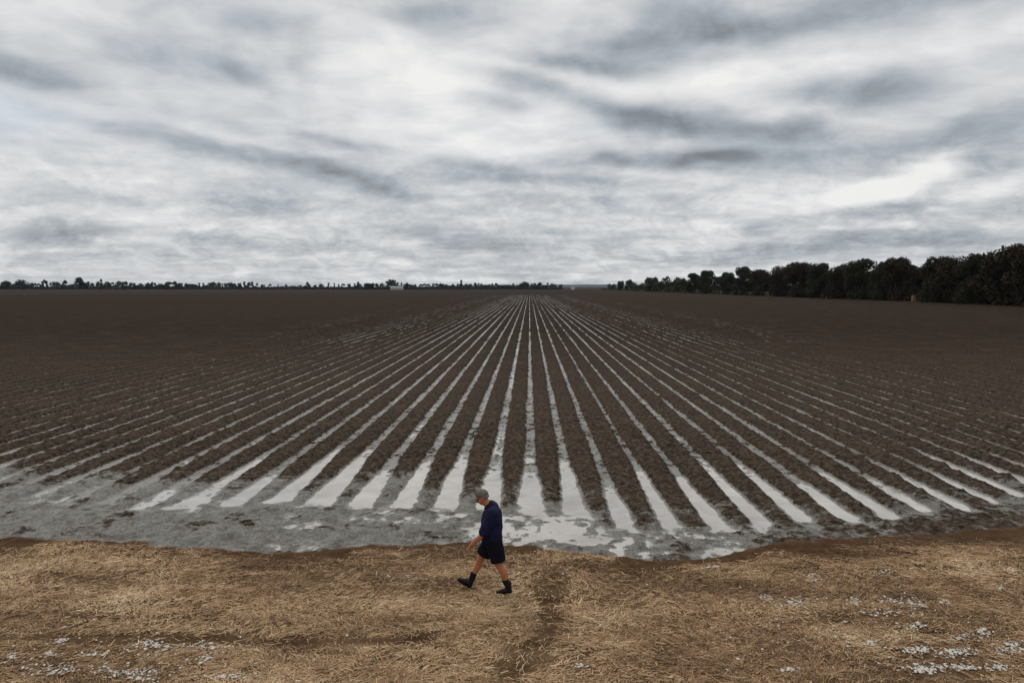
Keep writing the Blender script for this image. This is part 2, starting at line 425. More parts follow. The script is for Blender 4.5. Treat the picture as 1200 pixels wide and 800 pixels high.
# ------------------------------------------------------------------ water in the furrows
wm, t, p = new_mat('silty_water')
geo = N(t, 'ShaderNodeNewGeometry')
n = noise(t, geo.outputs['Position'], 1.1, 6, .62, .8); n2 = noise(t, geo.outputs['Position'], 9, 3, .5)
L(t, ramp(t, n.outputs['Fac'], [(.3, (.33, .305, .275)), (.7, (.50, .47, .435))]), p.inputs['Base Color'])
p.inputs['Roughness'].default_value = .09
p.inputs['IOR'].default_value = 1.40
bp = N(t, 'ShaderNodeBump'); bp.inputs['Strength'].default_value = .06; bp.inputs['Distance'].default_value = .01
L(t, n2.outputs['Fac'], bp.inputs['Height']); L(t, bp.outputs[0], p.inputs['Normal'])
v, f, *_ = grid(np.linspace(-298, 298, 40), np.array([9.5, 12, 20, 60, 150, 300, 415]), False)
v[:, 2] = WL
tag(link('water', np_mesh('water', v, f), wm), kind='structure')

# ------------------------------------------------------------------ straw on the verge
def build_straw(n, x0, x1, y0, y1):
    x = rng.uniform(x0, x1, n); y = rng.uniform(y0, y1, n)
    eb = edge_bank(x) + .24 * fbm(x, y, 1.6, 5, 3, .58)
    dens = sstep(-.15, -1.25, y - eb + .8 * fbm(x, y, .9, 4, 113))
    patch = .50 + 1.35 * fbm(x * .6, y * 1.7, 1.0, 5, 201, .6)
    tread = 0
    for (ya, sl) in ((G(400, 672)[1], .01), (G(300, 742)[1], -.015), (G(900, 700)[1], .02)):
        q = (y - ya - sl * x + .12 * vn(x * .4, x * 0, 9)) / .24
        tread = tread + np.exp(-q ** 4) * np.sin(2 * math.pi * (x / .24 + .9 * np.abs(q))) * (.55 + .45 * vn(x * .8, y * .8, 12))
    tr = np.exp(-((x - TRX(y) - .10 * vn(y * 3, y * 0, 5)) / .26) ** 2) * sstep(12.0, 11.2, y)
    arc = np.exp(-((y - (9.15 + .045 * np.maximum(x + 3.2, 0) ** 2)) / .13) ** 2) * (x < -1.3)
    bare = sstep(3.2, 6.0, x) * .40 * sstep(11.5, 9.0, y) + sstep(6, 9, x) * .25
    keep = rng.uniform(0, 1, n) < dens * np.clip(.30 + .66 * patch + .30 * tread - .95 * tr - .95 * arc - bare, .05, 1)
    x, y, eb = x[keep], y[keep], eb[keep]; m = len(x)
    z = height(x, y)
    ang = 1.7 * fbm(x, y, .8, 3, 211) * math.pi / 2 + rng.normal(0, .75, m) + rng.choice([0, math.pi], m)
    ln = .025 + .15 * rng.uniform(0, 1, m) ** 2.0
    wd = rng.uniform(.0018, .0050, m) * (1 + 1.2 * (rng.uniform(0, 1, m) < .05))
    up = rng.uniform(.0, .26, m) ** 1.5
    dx, dy = np.cos(ang), np.sin(ang)
    nx, ny = -dy, dx
    lift0 = .003 + rng.uniform(0, .016, m)
    pts = []
    for e in (0, 1.0):
        cx = x + dx * ln * (e - .5); cy = y + dy * ln * (e - .5)
        lift = lift0 + up * ln * e
        w = wd * (1.0 if e < .9 else .55)
        for sg in (-1, 1):
            pts.append(np.stack([cx + sg * nx * w, cy + sg * ny * w, z + lift + sg * w * .4], 1))
    vv = np.stack(pts, 1).reshape(-1, 3)
    f = (np.arange(m) * 4)[:, None] + np.array([[0, 1, 3, 2]])
    me = np_mesh('straw', vv, f)
    c = np.clip(.5 + .50 * fbm(x * .7, y * 1.4, 1.1, 5, 221, .6) + .10 * sstep(6, -4, x) + .10 * tread[keep] + rng.normal(0, .17, m) - .15 * sstep(-1.6, -.5, y - eb), 0, 1)
    attr(me, 'tone', np.repeat(c, 4))
    return me

smat, t, p = new_mat('dry_straw')
at = N(t, 'ShaderNodeAttribute', attribute_name='tone').outputs['Fac']
L(t, ramp(t, at, [(0, (.055, .029, .014)), (.25, (.16, .092, .046)), (.5, (.37, .225, .115)), (.75, (.55, .375, .205)), (1, (.70, .54, .35))]), p.inputs['Base Color'])
p.inputs['Roughness'].default_value = .75; p.inputs['Specular IOR Level'].default_value = .25
me = build_straw(900000, -13.5, 13.5, 6.6, 13.6)
tag(link('dry_straw', me, smat), 'matted dry straw lying over the bare verge in front of the furrows', 'straw', kind='stuff')

# lint: pale tufts left on the verge
def build_lint():
    cs = []
    spots = [(15, 775, 12, 4, 10), (60, 790, 30, 6, 40), (110, 770, 16, 4, 14), (180, 760, 18, 5, 30), (240, 762, 24, 4, 24), (150, 792, 40, 4, 50), (70, 755, 8, 4, 14),
             (60, 772, 9, 3, 12), (240, 776, 10, 5, 12), (270, 798, 24, 3, 20), (165, 800, 30, 3, 20), (895, 703, 9, 4, 14), (935, 708, 20, 4, 30),
             (1000, 708, 9, 4, 20), (1050, 706, 24, 4, 34), (1075, 714, 12, 4, 20), (1106, 707, 6, 3, 14), (1040, 722, 30, 4, 18), (1172, 690, 10, 3, 12),
             (1150, 744, 7, 4, 18), (1125, 752, 16, 4, 16), (1070, 740, 12, 4, 16), (1075, 766, 20, 4, 34), (1120, 768, 24, 5, 50), (1180, 765, 20, 5, 30), (1085, 787, 24, 5, 54),
             (1130, 786, 16, 5, 26), (1170, 785, 14, 4, 26), (1190, 757, 14, 4, 18), (1020, 758, 9, 3, 10), (925, 790, 14, 3, 10), (680, 784, 9, 3, 10), (835, 668, 10, 2, 12),
             (480, 680, 8, 3, 6), (950, 675, 14, 2, 8), (1035, 673, 16, 3, 14), (955, 680, 6, 2, 6), (600, 700, 300, 50, 25), (1000, 740, 150, 40, 80), (150, 770, 140, 22, 46)]
    for px, py, sx, sy, n in spots:
        n = int(n * 2.2)
        for _ in range(n):
            a = px + random.gauss(0, sx * .55); b = min(806, py + random.gauss(0, sy * .6))
            if b < 640: continue
            cs.append(G(a, b))
    cs = np.array(cs); z = height(cs[:, 0], cs[:, 1])
    # a small irregular tuft
    bm = bmesh.new(); bmesh.ops.create_icosphere(bm, subdivisions=1, radius=1)
    bv = np.array([v.co[:] for v in bm.verts]); bf = np.array([[v.index for v in f.verts] for f in bm.faces]); bm.free()
    vs, fs = [], []
    for i, ((x, y), zz) in enumerate(zip(cs, z)):
        r = random.uniform(.005, .017) * (1.5 if random.random() < .12 else 1)
        sc_ = np.array([r * random.uniform(.7, 1.9), r * random.uniform(.7, 1.4), r * .45])
        a = random.uniform(0, 3.14); c, s = math.cos(a), math.sin(a)
        q = bv * (1 + rng.uniform(-.45, .5, (len(bv), 1))) * sc_
        q = np.stack([q[:, 0] * c - q[:, 1] * s, q[:, 0] * s + q[:, 1] * c, q[:, 2]], 1) + np.array([x, y, zz + .022])
        vs.append(q); fs.append(bf + i * len(bv))
    return np_mesh('lint', np.concatenate(vs), np.concatenate(fs), smooth=True)
lmat = simple('pale_lint', (.56, .52, .46), .95, .3, 40, .1)
tag(link('cotton_lint', build_lint(), lmat), 'pale tufts of cotton lint scattered over the straw', 'lint', kind='stuff')

# ------------------------------------------------------------------ trees
def leaf_mat(name, a, b, scale):
    m, t, p = new_mat(name)
    geo = N(t, 'ShaderNodeNewGeometry')
    n = noise(t, geo.outputs['Position'], scale, 3, .6)
    rnd = N(t, 'ShaderNodeAttribute', attribute_name='tone').outputs['Fac']
    fac = math_node(t, 'MULTIPLY_ADD', rnd, .55, math_node(t, 'MULTIPLY', n.outputs['Fac'], .5))
    L(t, ramp(t, fac, [(.2, a), (.8, b)]), p.inputs['Base Color'])
    p.inputs['Roughness'].default_value = .7; p.inputs['Specular IOR Level'].default_value = .15
    return m
LEAF = leaf_mat('dark_foliage', (.014, .017, .008), (.046, .044, .018), .25)
LEAFR = leaf_mat('rusty_foliage', (.014, .012, .007), (.050, .034, .016), .25)
LEAFG = leaf_mat('green_foliage', (.022, .032, .012), (.060, .072, .024), .4)
LEAFF = leaf_mat('far_foliage', (.020, .026, .018), (.050, .060, .038), .1)
BARK = simple('bark', (.055, .042, .032), .9, .3, 3, .1)

def crown_mesh(seed, h, r, nleaf, lsz, low=.10, clumps=26, shape='round'):
    rg = np.random.default_rng(seed)
    cs = []
    for i in range(clumps):
        zf = rg.uniform(low, 1.0)
        if shape == 'round': prof = math.sqrt(max(0.02, 1 - abs((zf - .50) / .56) ** 2.4))
        elif shape == 'flat': prof = .75 + .25 * math.sin(zf * 3)
        else: prof = .55 + .45 * zf if zf < .8 else 1.0
        a = rg.uniform(0, 2 * math.pi); rr = r * prof * rg.uniform(.25, .88)
        cr = r * rg.uniform(.30, .50)
        cs.append((math.cos(a) * rr, math.sin(a) * rr, min(h * zf, h - cr * .62), cr))
    cs = np.array(cs)
    wgt = cs[:, 3] ** 2; wgt /= wgt.sum()
    idx = rg.choice(len(cs), nleaf, p=wgt)
    d = rg.normal(0, 1, (nleaf, 3)); d /= np.linalg.norm(d, axis=1)[:, None]
    rad = rg.uniform(.35, 1.0, nleaf) ** .5
    rad *= 1 + .16 * np.sin(d[:, 0] * 7 + idx) * np.cos(d[:, 2] * 6 + idx)
    c = cs[idx, :3] + d * (cs[idx, 3] * rad)[:, None] * np.array([1, 1, .8])
    c[:, 2] = np.maximum(c[:, 2], .15)
    nrm = rg.normal(0, 1, (nleaf, 3)) + d * .8; nrm /= np.linalg.norm(nrm, axis=1)[:, None]
    u = np.cross(nrm, rg.normal(0, 1, (nleaf, 3))); u /= np.linalg.norm(u, axis=1)[:, None]
    w = np.cross(nrm, u)
    s = (lsz * rg.uniform(.5, 1.3, nleaf))[:, None]
    q = np.stack([c - u * s - w * s * .35, c + u * s * .3 - w * s * .6, c + u * s + w * s * .3, c - u * s * .2 + w * s * .65], 1).reshape(-1, 3)
    f = np.arange(nleaf * 4).reshape(-1, 4)
    me = np_mesh('crown', q, f)
    attr(me, 'tone', np.repeat(np.clip(rg.normal(.45, .22, nleaf) + .1 * np.sin(idx * 2.3), 0, 1), 4))
    return me

def tube_rings(pts, rad, seg=8):
    vs, fs = [], []
    for i, (q, r) in enumerate(zip(pts, rad)):
        q = Vector(q)
        d = (Vector(pts[min(i + 1, len(pts) - 1)]) - Vector(pts[max(i - 1, 0)])).normalized()
        a = d.orthogonal().normalized() if abs(d.z) < .9 else Vector((1, 0, 0))
        a = (a - d * a.dot(d)).normalized(); b = d.cross(a)
        for k in range(seg):
            an = 2 * math.pi * k / seg
            vs.append(q + (a * math.cos(an) + b * math.sin(an)) * r)
    for i in range(len(pts) - 1):
        for k in range(seg):
            fs.append([i * seg + k, i * seg + (k + 1) % seg, (i + 1) * seg + (k + 1) % seg, (i + 1) * seg + k])
    return [tuple(v) for v in vs], fs

def trunk_mesh(seed, h, r, branches=6):
    rg = random.Random(seed)
    vs, fs = [], []
    def add(pts, rad):
        v, f = tube_rings(pts, rad)
        o = len(vs); vs.extend(v); fs.extend([[i + o for i in q] for q in f])
    lean = [(rg.uniform(-.02, .02) * h * i, rg.uniform(-.02, .02) * h * i, h * .17 * i - .2) for i in range(5)]
    add(lean, [r * 1.25, r, r * .85, r * .65, r * .35])
    for b in range(branches):
        i = rg.choice([1, 2, 2, 3]); p0 = Vector(lean[i]); a = rg.uniform(0, 6.28); l = h * rg.uniform(.18, .32)
        p1 = p0 + Vector((math.cos(a) * l * .6, math.sin(a) * l * .6, l * .5)); p2 = p1 + Vector((math.cos(a) * l * .4, math.sin(a) * l * .4, l * .6))
        add([p0, p1, p2], [r * .45, r * .28, r * .1])
    return np_mesh('trunk', np.array(vs), np.array(fs), smooth=True)

def make_tree(name, seed, h, r, nleaf, lsz, lm, **kw):
    root = empty(name, (0, 0, 0))
    tk = link('trunk', trunk_mesh(seed, h, h * .022 + .06), BARK, root)
    cr = link('crown', crown_mesh(seed, h, r, nleaf, lsz, **kw), lm, root)
    return root

def copy_tree(src):
    c = src.copy(); col.objects.link(c)
    for ch in src.children:
        d = ch.copy(); col.objects.link(d); d.parent = c
    return c

class Kit:
    """places the first of each prototype itself and copies afterwards"""
    def __init__(self, protos): self.p = protos; self.used = [False] * len(protos)
    def get(self, i):
        i %= len(self.p)
        if not self.used[i]:
            self.used[i] = True; return self.p[i]
        return copy_tree(self.p[i])

near_kit = Kit([make_tree('row_tree', 11, 10, 4.6, 14000, .23, LEAF, low=.05, clumps=34),
                make_tree('row_tree', 12, 10, 4.9, 14000, .23, LEAFR, low=.05, clumps=30),
                make_tree('row_tree', 13, 10, 4.3, 14000, .23, LEAF, low=.04, clumps=38),
                make_tree('row_tree', 14, 10, 5.2, 14000, .23, LEAFR, low=.08, clumps=28)])
bush_kit = Kit([make_tree('shrub', 21, 3, 2.2, 1500, .22, LEAFG, low=.05, clumps=10), make_tree('shrub', 22, 3, 2.6, 1500, .22, LEAFG, low=.05, clumps=12)])

XR = 130.0
def row_y(px, X=XR):
    # distance at which a tree standing on the line x = X is seen at photo column px
    a = math.atan((px - 600) / F) - YAW
    return X / math.tan(a)

ORD = ['first', 'second', 'third', 'fourth', 'fifth', 'sixth', 'seventh', 'eighth', 'ninth', 'tenth', 'eleventh', 'twelfth', 'thirteenth', 'fourteenth', 'fifteenth', 'sixteenth', 'seventeenth', 'eighteenth', 'nineteenth', 'twentieth']
# humps of the row on the right: column, top of the crown, width factor, prototype
HUMPS = [(1196, 288, 1.15, 1), (1170, 296, .95, 3), (1139, 300, .75, 0), (1115, 303, .8, 3), (1096, 303, .75, 0), (1046, 304, .78, 1), (1028, 309, .75, 0), (1006, 305, .85, 2), (983, 311, .85, 3), (962, 310, .85, 2),
         (938, 309, .9, 1), (914, 313, .8, 3), (891, 317, .8, 1), (872, 314, .9, 0), (853, 320, .9, 2), (830, 318, .9, 0), (813, 321, .85, 2)]
for i, (px, top, wf, k) in enumerate(HUMPS):
    Y = row_y(px); X = XR + random.uniform(-1.5, 1.5)
    d = math.hypot(X, Y)
    zc = Y * math.cos(PITCH)
    h = (336.5 - top) / F * Y * .99 + 5.0
    o = near_kit.get(k)
    o.location = (X, Y, -.05); o.rotation_euler.z = random.uniform(0, 6.28)
    s = h / 10.0; o.scale = (s * wf, s * wf, s)
    colr = 'rusty dark' if k in (1, 3) else 'blackish green'
    if i == 0: lab = 'tallest dark tree of the row on the right, at the photo edge'
    elif i == len(HUMPS) - 1: lab = 'last round dark tree at the far left end of the dense tree row'
    else: lab = '%s tall tree, %s from the right edge in the front of the tree row' % (colr, ORD[i])
    tag(o, lab, 'tree', 'front trees of the row along the right side of the field')
# trees behind them, filling the row
fill = [1182, 1158, 1128, 1104, 1070, 1082, 1058, 1040, 1018, 996, 974, 950, 926, 902, 882, 862, 841, 822]
for i, px in enumerate(fill):
    X = XR + (22 if px in (1070, 1082, 1058) else 9 + random.uniform(-1, 2)); Y = row_y(px, X)
    o = near_kit.get(i); h = random.uniform(11.0, 12.6); s = h / 10
    o.location = (X, Y, -.05); o.rotation_euler.z = random.uniform(0, 6.28); o.scale = (s, s, s)
    tag(o, 'dark tree half hidden behind the front of the tree row on the right', 'tree', 'back trees of the row along the right side of the field')
# trees of the row outside the frame on the right are only the next ones
for i, px in enumerate((1235, 1275, 1320)):
    Y = row_y(px); o = near_kit.get(i + 1); s = 1.6 - .04 * i
    o.location = (XR, Y, -.05); o.scale = (s, s, s)
    tag(o, '%s dark tree of the row just past the right edge of the photo' % ORD[i], 'tree', 'trees of the row past the photo edge')

# stubble field seen through the gap
stub = simple('stubble', (.27, .18, .085), .9, .25, .3, .1)
v, f, *_ = grid(np.linspace(XR + 14, XR + 70, 6), np.linspace(228, 330, 6), False); v[:, 2] = .02
tag(link('stubble_field', np_mesh('stubble', v, f), stub), kind='structure')
o = empty('sunlit_patch', (XR + 3, row_y(1060.5, XR + 3), 0))  # made-up yellow blocks imitating sunlit field glimpsed between the trunks
bm = bmesh.new()
for lvl in range(3):
    for kx in range(2):
        bmesh.ops.create_cube(bm, size=1, matrix=Matrix.Translation(((kx - .5) * 2.3 + .1 * lvl, 0, .6 + lvl * 1.18)) @ Matrix.Diagonal((2.2, 2.4, 1.15, 1)))
bmesh.ops.bevel(bm, geom=bm.edges[:], offset=.12, segments=2, affect='EDGES')
me = bpy.data.meshes.new('blocks'); bm.to_mesh(me); bm.free()
b1 = link('bale', me, stub, o)
o.scale = (.33, .5, .46)
tag(o, 'sunlit field imitated by small yellow bales seen through the gap in the tree row', 'sunlit patch')
o2 = empty('sunlit_patch', (XR + 2, row_y(1069.5, XR + 2), 0)); b2 = b1.copy(); col.objects.link(b2); b2.parent = o2; o2.scale = (.22, .4, .6)  # second made-up block, also standing in for sunlit field in the gap
tag(o2, 'sunlit field imitated by a narrow pinkish block at the right of the gap in the tree row', 'sunlit patch')

# shrubs and loose trees where the row thins out
for (px, top, w, k, lab) in [(800, 328, 1.3, 0, 'low green shrub touching the left end of the tree row'), (786, 325, .9, 1, 'pointed green shrub left of the dense tree row'),
                             (774, 331, 1.6, 0, 'low spreading green shrub between two small trees'), (747, 332, 1.3, 1, 'low green shrub left of the square dark tree'),
                             (738, 329, .9, 0, 'small round green shrub second from the left end'), (716, 333, 1.0, 1, 'tiny green shrub at the left end of the thin row')]:
    Y = row_y(px); h = (336.5 - top) / F * Y + 5.0
    o = bush_kit.get(k); s = h / 3
    o.location = (XR, Y, -.05); o.scale = (s * w * .75, s * w * .75, s)
    tag(o, lab, 'shrub', 'shrubs where the right tree row thins out')
sq_kit = Kit([make_tree('small_tree', 31, 10, 5.2, 2600, .5, LEAF, low=.12, clumps=22, shape='flat')])
for (px, top, w, lab) in [(763, 326, .95, 'square topped dark tree standing alone left of the tree row'), (727, 330, .7, 'small dark tree at the left end of the thin row')]:
    Y = row_y(px); h = (336.5 - top) / F * Y + 5.0; s = h / 10
    o = sq_kit.get(0); o.location = (XR, Y, -.05); o.scale = (s * w, s * w, s)
    tag(o, lab, 'tree', 'small trees left of the dense row')

# dry shrub stump at the row's edge
o = make_tree('dry_shrub', 41, 2.6, .8, 900, .16, simple('dry_leaf', (.13, .10, .05), .9, .3, 2, .1), low=.1, clumps=6)
o.location = (XR - 7, row_y(866, XR - 7), -.05)
tag(o, 'narrow olive brown dry shrub at the foot of the dark tree row', 'shrub')

# ------------------------------------------------------------------ treeline on the horizon
far_kit = Kit([make_tree('distant_tree', 50 + i, 10, r, 620, .85, LEAFF, low=.0, clumps=c, shape=sh) for i, (r, c, sh) in enumerate([(5.5, 9, 'round'), (4.0, 7, 'round'), (6.5, 10, 'flat'), (3.2, 6, 'up'), (7.5, 12, 'round')])])
def far_place(px, top, wf, k, Y, lab, grp):
    a = math.atan((px - 600) / F) - YAW
    X = Y * math.tan(a)
    h = (336.5 - top) / F * Y + 5.0; s = h / 10
    o = far_kit.get(k); o.location = (X, Y, -.05); o.rotation_euler.z = random.uniform(0, 6.28); o.scale = (s * wf, s * wf, s)
    tag(o, lab, 'tree', grp)
for (px, top, wf, k, lab) in [(30, 328.5, 1.3, 4, 'broad dome shaped tree in the far treeline near the left edge'), (8, 329.5, 1.4, 0, 'wide low tree at the far left edge of the horizon'),
                              (97, 325.5, 1.0, 0, 'tallest tree of the far treeline on the left'), (53, 328.5, .8, 1, 'small pale tree right of the broad dome tree'), (121, 328, .6, 3, 'thin upright tree right of the tallest far tree'),
                              (78, 329, .8, 1, 'small round tree just left of the tallest far tree'), (463, 328.5, 1.5, 4, 'black tree rising behind the distant white shed'), (478, 332, .9, 1, 'low dark tree right of the white shed'),
                              (434, 330, 1.1, 2, 'loose grey tree standing left of the white shed'), (421, 331, .9, 1, 'small grey tree second to the left of the white shed'),
                              (540, 329, .7, 3, 'narrow tall tree at the middle of the horizon'), (361, 331, .8, 1, 'lone small round tree in the gap of the treeline'),
                              (618, 331, 1.5, 4, 'wide black clump tree near the furrows vanishing point'), (630, 331.5, 1.2, 0, 'black clump tree right of the wide clump'), (641, 332, .8, 3, 'spindly tree at the right end of the far treeline')]:
    far_place(px, top, wf, k, 1250, lab, 'landmark trees of the far treeline')
x = 2.0
cnt = 0
while x < 660 and cnt < 150:
    if x < 305: top = random.uniform(330.3, 333.0); step = random.uniform(3.2, 6.0); zone = 'small dark tree of the dense far treeline on the left'
    elif x < 380: top = random.uniform(332.5, 334.3); step = random.uniform(5, 10); zone = 'very low tree where the far treeline thins out'
    elif x < 455: top = random.uniform(331.5, 334); step = random.uniform(4, 8); zone = 'small tree of the far treeline left of the white shed'
    elif x < 600: top = random.uniform(331, 333.8); step = random.uniform(3.5, 7); zone = 'small tree of the far treeline right of the white shed'
    else: top = random.uniform(332, 334.3); step = random.uniform(4, 7); zone = 'small tree of the far treeline above the vanishing furrows'
    far_place(x, top, random.uniform(.7, 1.3), random.randrange(5), random.uniform(1260, 1420), zone, zone.replace('small', 'small far').replace('tree of', 'trees of'))
    x += step; cnt += 1
# low scrub under the treeline, one uncountable mass
def scrub(x0, x1, y, h, n, seed):
    rg = np.random.default_rng(seed)
    c = np.stack([rg.uniform(x0, x1, n), y + rg.uniform(-12, 12, n), np.zeros(n)], 1)
    hh = h * (.55 + .45 * (fbm(c[:, 0], c[:, 1], 40, 4, seed) + .5)); c[:, 2] = rg.uniform(.1, 1, n) * hh
    u = rg.normal(0, 1, (n, 3)); u /= np.linalg.norm(u, axis=1)[:, None]
    w = np.cross(u, rg.normal(0, 1, (n, 3))); w /= np.linalg.norm(w, axis=1)[:, None]
    s = rg.uniform(.5, 1.3, n)[:, None]
    q = np.stack([c - u * s, c - w * s * .7, c + u * s, c + w * s * .7], 1).reshape(-1, 3)
    me = np_mesh('scrub', q, np.arange(n * 4).reshape(-1, 4))
    attr(me, 'tone', np.repeat(rg.uniform(.2, .8, n), 4))
    return me
tag(link('scrub', scrub(-1300, 60, 1300, 6.6, 46000, 5), LEAFF), 'dark low scrub running along the foot of the far treeline', 'scrub', kind='stuff')
tag(link('scrub', scrub(-4, 4, 0, 1, 4, 6), LEAFF), kind='stuff') if False else None
def side_scrub():
    me = scrub(360, 1250, 0, 2.6, 9000, 8)
    co = np.empty(len(me.vertices) * 3, np.float32); me.vertices.foreach_get('co', co); co = co.reshape(-1, 3)
    co = np.stack([XR + co[:, 1] * .45 + 3, co[:, 0], co[:, 2]], 1)
    me.vertices.foreach_set('co', co.ravel()); me.update(); return me
tag(link('undergrowth', side_scrub(), LEAFG), 'low green undergrowth along the thinning end of the right tree row', 'undergrowth', kind='stuff')

# sheds
def shed(loc, w, l, h, wall, roof, lab, group=None):
    o = empty('farm_shed', loc)
    bm = bmesh.new()
    for (sx, sy, sz, x, y, z) in [(w, .2, h, 0, -l / 2, h / 2), (w, .2, h, 0, l / 2, h / 2), (.2, l - .2, h, -w / 2 + .1, 0, h / 2), (.2, l - .2, h, w / 2 - .1, 0, h / 2)]:
        bmesh.ops.create_cube(bm, size=1, matrix=Matrix.Translation((x, y, z)) @ Matrix.Diagonal((sx, sy, sz, 1)))
    me = bpy.data.meshes.new('wall'); bm.to_mesh(me); bm.free(); link('wall', me, wall, o)
    rise = h * .35; e = .4
    v = [(-w / 2 - e, -l / 2 - e, h), (w / 2 + e, -l / 2 - e, h), (w / 2 + e, 0, h + rise), (-w / 2 - e, 0, h + rise), (w / 2 + e, l / 2 + e, h), (-w / 2 - e, l / 2 + e, h)]
    v += [(a, b, c + .15) for a, b, c in v]
    me = bpy.data.meshes.new('roof')
    me.from_pydata(v, [], [(0, 3, 2, 1), (3, 5, 4, 2), (6, 7, 8, 9), (9, 8, 10, 11), (0, 1, 7, 6), (4, 5, 11, 10), (1, 2, 8, 7), (2, 4, 10, 8), (0, 6, 9, 3), (3, 9, 11, 5)]); link('roof', me, roof, o)
    bm = bmesh.new(); bmesh.ops.create_cube(bm, size=1, matrix=Matrix.Translation((w * .2, -l / 2 - .13, h * .42)) @ Matrix.Diagonal((w * .22, .08, h * .84, 1)))
    me = bpy.data.meshes.new('door'); bm.to_mesh(me); bm.free(); link('door', me, simple('shed_door', (.35, .37, .38), .6), o)
    tag(o, lab, 'shed', group); return o
wwall = simple('white_wall', (.38, .39, .40), .7, .08, .5); wroof = simple('grey_roof', (.26, .27, .28), .5, .1, .5)
def far_x(px, Y): return Y * math.tan(math.atan((px - 600) / F) - YAW)
shed((far_x(465.5, 1200), 1200, -.03), 21, 11, 4.2, wwall, wroof, 'white farm shed below the black tree on the horizon')
shed((far_x(671, 1150), 1150, -.03), 5.5, 5, 3.2, wwall, wroof, 'tiny pale shed on the horizon right of the vanishing furrows')

# hills beyond
xs = np.linspace(-2500, 3500, 160); ys = np.linspace(9000, 11500, 10)
X, Y = np.meshgrid(xs, ys)
Z = (40 + 14 * fbm(X, Y * 0 + 1, 900, 4, 301)) * np.sin(np.clip((Y - 9000) / 2500, 0, 1) * math.pi) * sstep(-2300, -400, X) * sstep(3400, 2400, X) - 2
i = np.arange(X.size).reshape(X.shape)
f = np.stack([i[:-1, :-1].ravel(), i[:-1, 1:].ravel(), i[1:, 1:].ravel(), i[1:, :-1].ravel()], 1)
tag(link('hills', np_mesh('hills', np.stack([X.ravel(), Y.ravel(), Z.ravel()], 1), f, True), simple('hill_wood', (.04, .055, .05), .95, .2, .002, .05)), kind='structure')

# ------------------------------------------------------------------ the walking man
def capsule(bm, p0, p1, r0, r1, sx=1.0, up=None, seg=18, rings=5):
    """a tapered limb with round ends; sx flattens it across `up`"""
    p0, p1 = Vector(p0), Vector(p1); d = p1 - p0; ln = max(d.length, 1e-6); d.normalize()
    a = Vector(up) if up else (Vector((0, 1, 0)) if abs(d.y) < .9 else Vector((1, 0, 0)))
    a = (a - d * a.dot(d)).normalized(); b = d.cross(a)
    prof = []
    for i in range(rings + 1):
        t = math.pi / 2 * i / rings; prof.append((-math.cos(t) * r0, math.sin(t) * r0))
    for i in range(rings + 1):
        t = math.pi / 2 * i / rings; prof.append((ln + math.sin(t) * r1, math.cos(t) * r1))
    rows = []
    for s, r in prof:
        r = max(r, 1e-4)
        rows.append([bm.verts.new(p0 + d * s + (a * math.cos(2 * math.pi * k / seg) * r + b * math.sin(2 * math.pi * k / seg) * r * sx)) for k in range(seg)])
    for i in range(len(rows) - 1):
        for k in range(seg):
            bm.faces.new((rows[i][k], rows[i][(k + 1) % seg], rows[i + 1][(k + 1) % seg], rows[i + 1][k]))
    bm.faces.new(rows[0][::-1]); bm.faces.new(rows[-1])

def chain(bm, pts, rad, sx=1.0, up=None):
    for i in range(len(pts) - 1): capsule(bm, pts[i], pts[i + 1], rad[i], rad[i + 1], sx, up)

def ball(bm, c, r3, rot=(0, 0, 0)):
    M = Matrix.Translation(c) @ Euler(rot).to_matrix().to_4x4() @ Matrix.Diagonal((r3[0], r3[1], r3[2], 1))
    bmesh.ops.create_uvsphere(bm, u_segments=20, v_segments=14, radius=1, matrix=M)

def remeshed(name, bm, mat, parent, voxel=.008, smooth=3, wrinkle=0.0, wr_scale=.12):
    bmesh.ops.recalc_face_normals(bm, faces=bm.faces[:])
    me = bpy.data.meshes.new(name); bm.to_mesh(me); bm.free()
    o = bpy.data.objects.new(name, me); col.objects.link(o)
    md = o.modifiers.new('r', 'REMESH'); md.mode = 'VOXEL'; md.voxel_size = voxel; md.use_smooth_shade = True
    sm = o.modifiers.new('s', 'SMOOTH'); sm.iterations = smooth; sm.factor = .5
    if wrinkle:
        tx = bpy.data.textures.new(name + '_folds', 'CLOUDS'); tx.noise_scale = wr_scale
        dm = o.modifiers.new('d', 'DISPLACE'); dm.texture = tx; dm.strength = wrinkle; dm.mid_level = .5
    dg = bpy.context.evaluated_depsgraph_get()
    nm_ = bpy.data.meshes.new_from_object(o.evaluated_get(dg))
    o.modifiers.clear(); o.data = nm_; nm_.name = name
    nm_.materials.clear(); nm_.materials.append(mat)
    nm_.polygons.foreach_set('use_smooth', np.ones(len(nm_.polygons), dtype=bool))
    o.parent = parent
    return o

skin = simple('skin', (.36, .130, .060), .55, .12, 14, .35)
navy = simple('navy_cloth', (.008, .010, .033), .85, .45, 9, .15, .3)
navy2 = simple('navy_shorts', (.004, .0042, .009), .85, .35, 60, .15, .3)
bootm = simple('black_leather', (.007, .006, .0055), .6, .4, 30, .2)
solem = simple('rubber_sole', (.014, .012, .010), .8, .3, 30, .2)
sockm = simple('black_sock', (.010, .011, .014), .95, .3, 80, .1)
capm = simple('grey_cap', (.13, .115, .095), .9, .3, 40, .1, .3)
hairm = simple('grey_hair', (.16, .15, .14), .8, .4, 120, .2)
eyem = simple('eye', (.05, .04, .035), .3, .1, 30, .5)

# axes of the figure: -x is ahead (he walks to the left of the photo), -y is his left side, nearest the camera
mx, my = G(575.5, 694.5)
man = empty('person', (mx, my, float(height(np.array([mx]), np.array([my]))[0]) - .010))
tag(man, 'man in navy shirt and shorts, grey cap and black boots, walking left with bowed head', 'person')

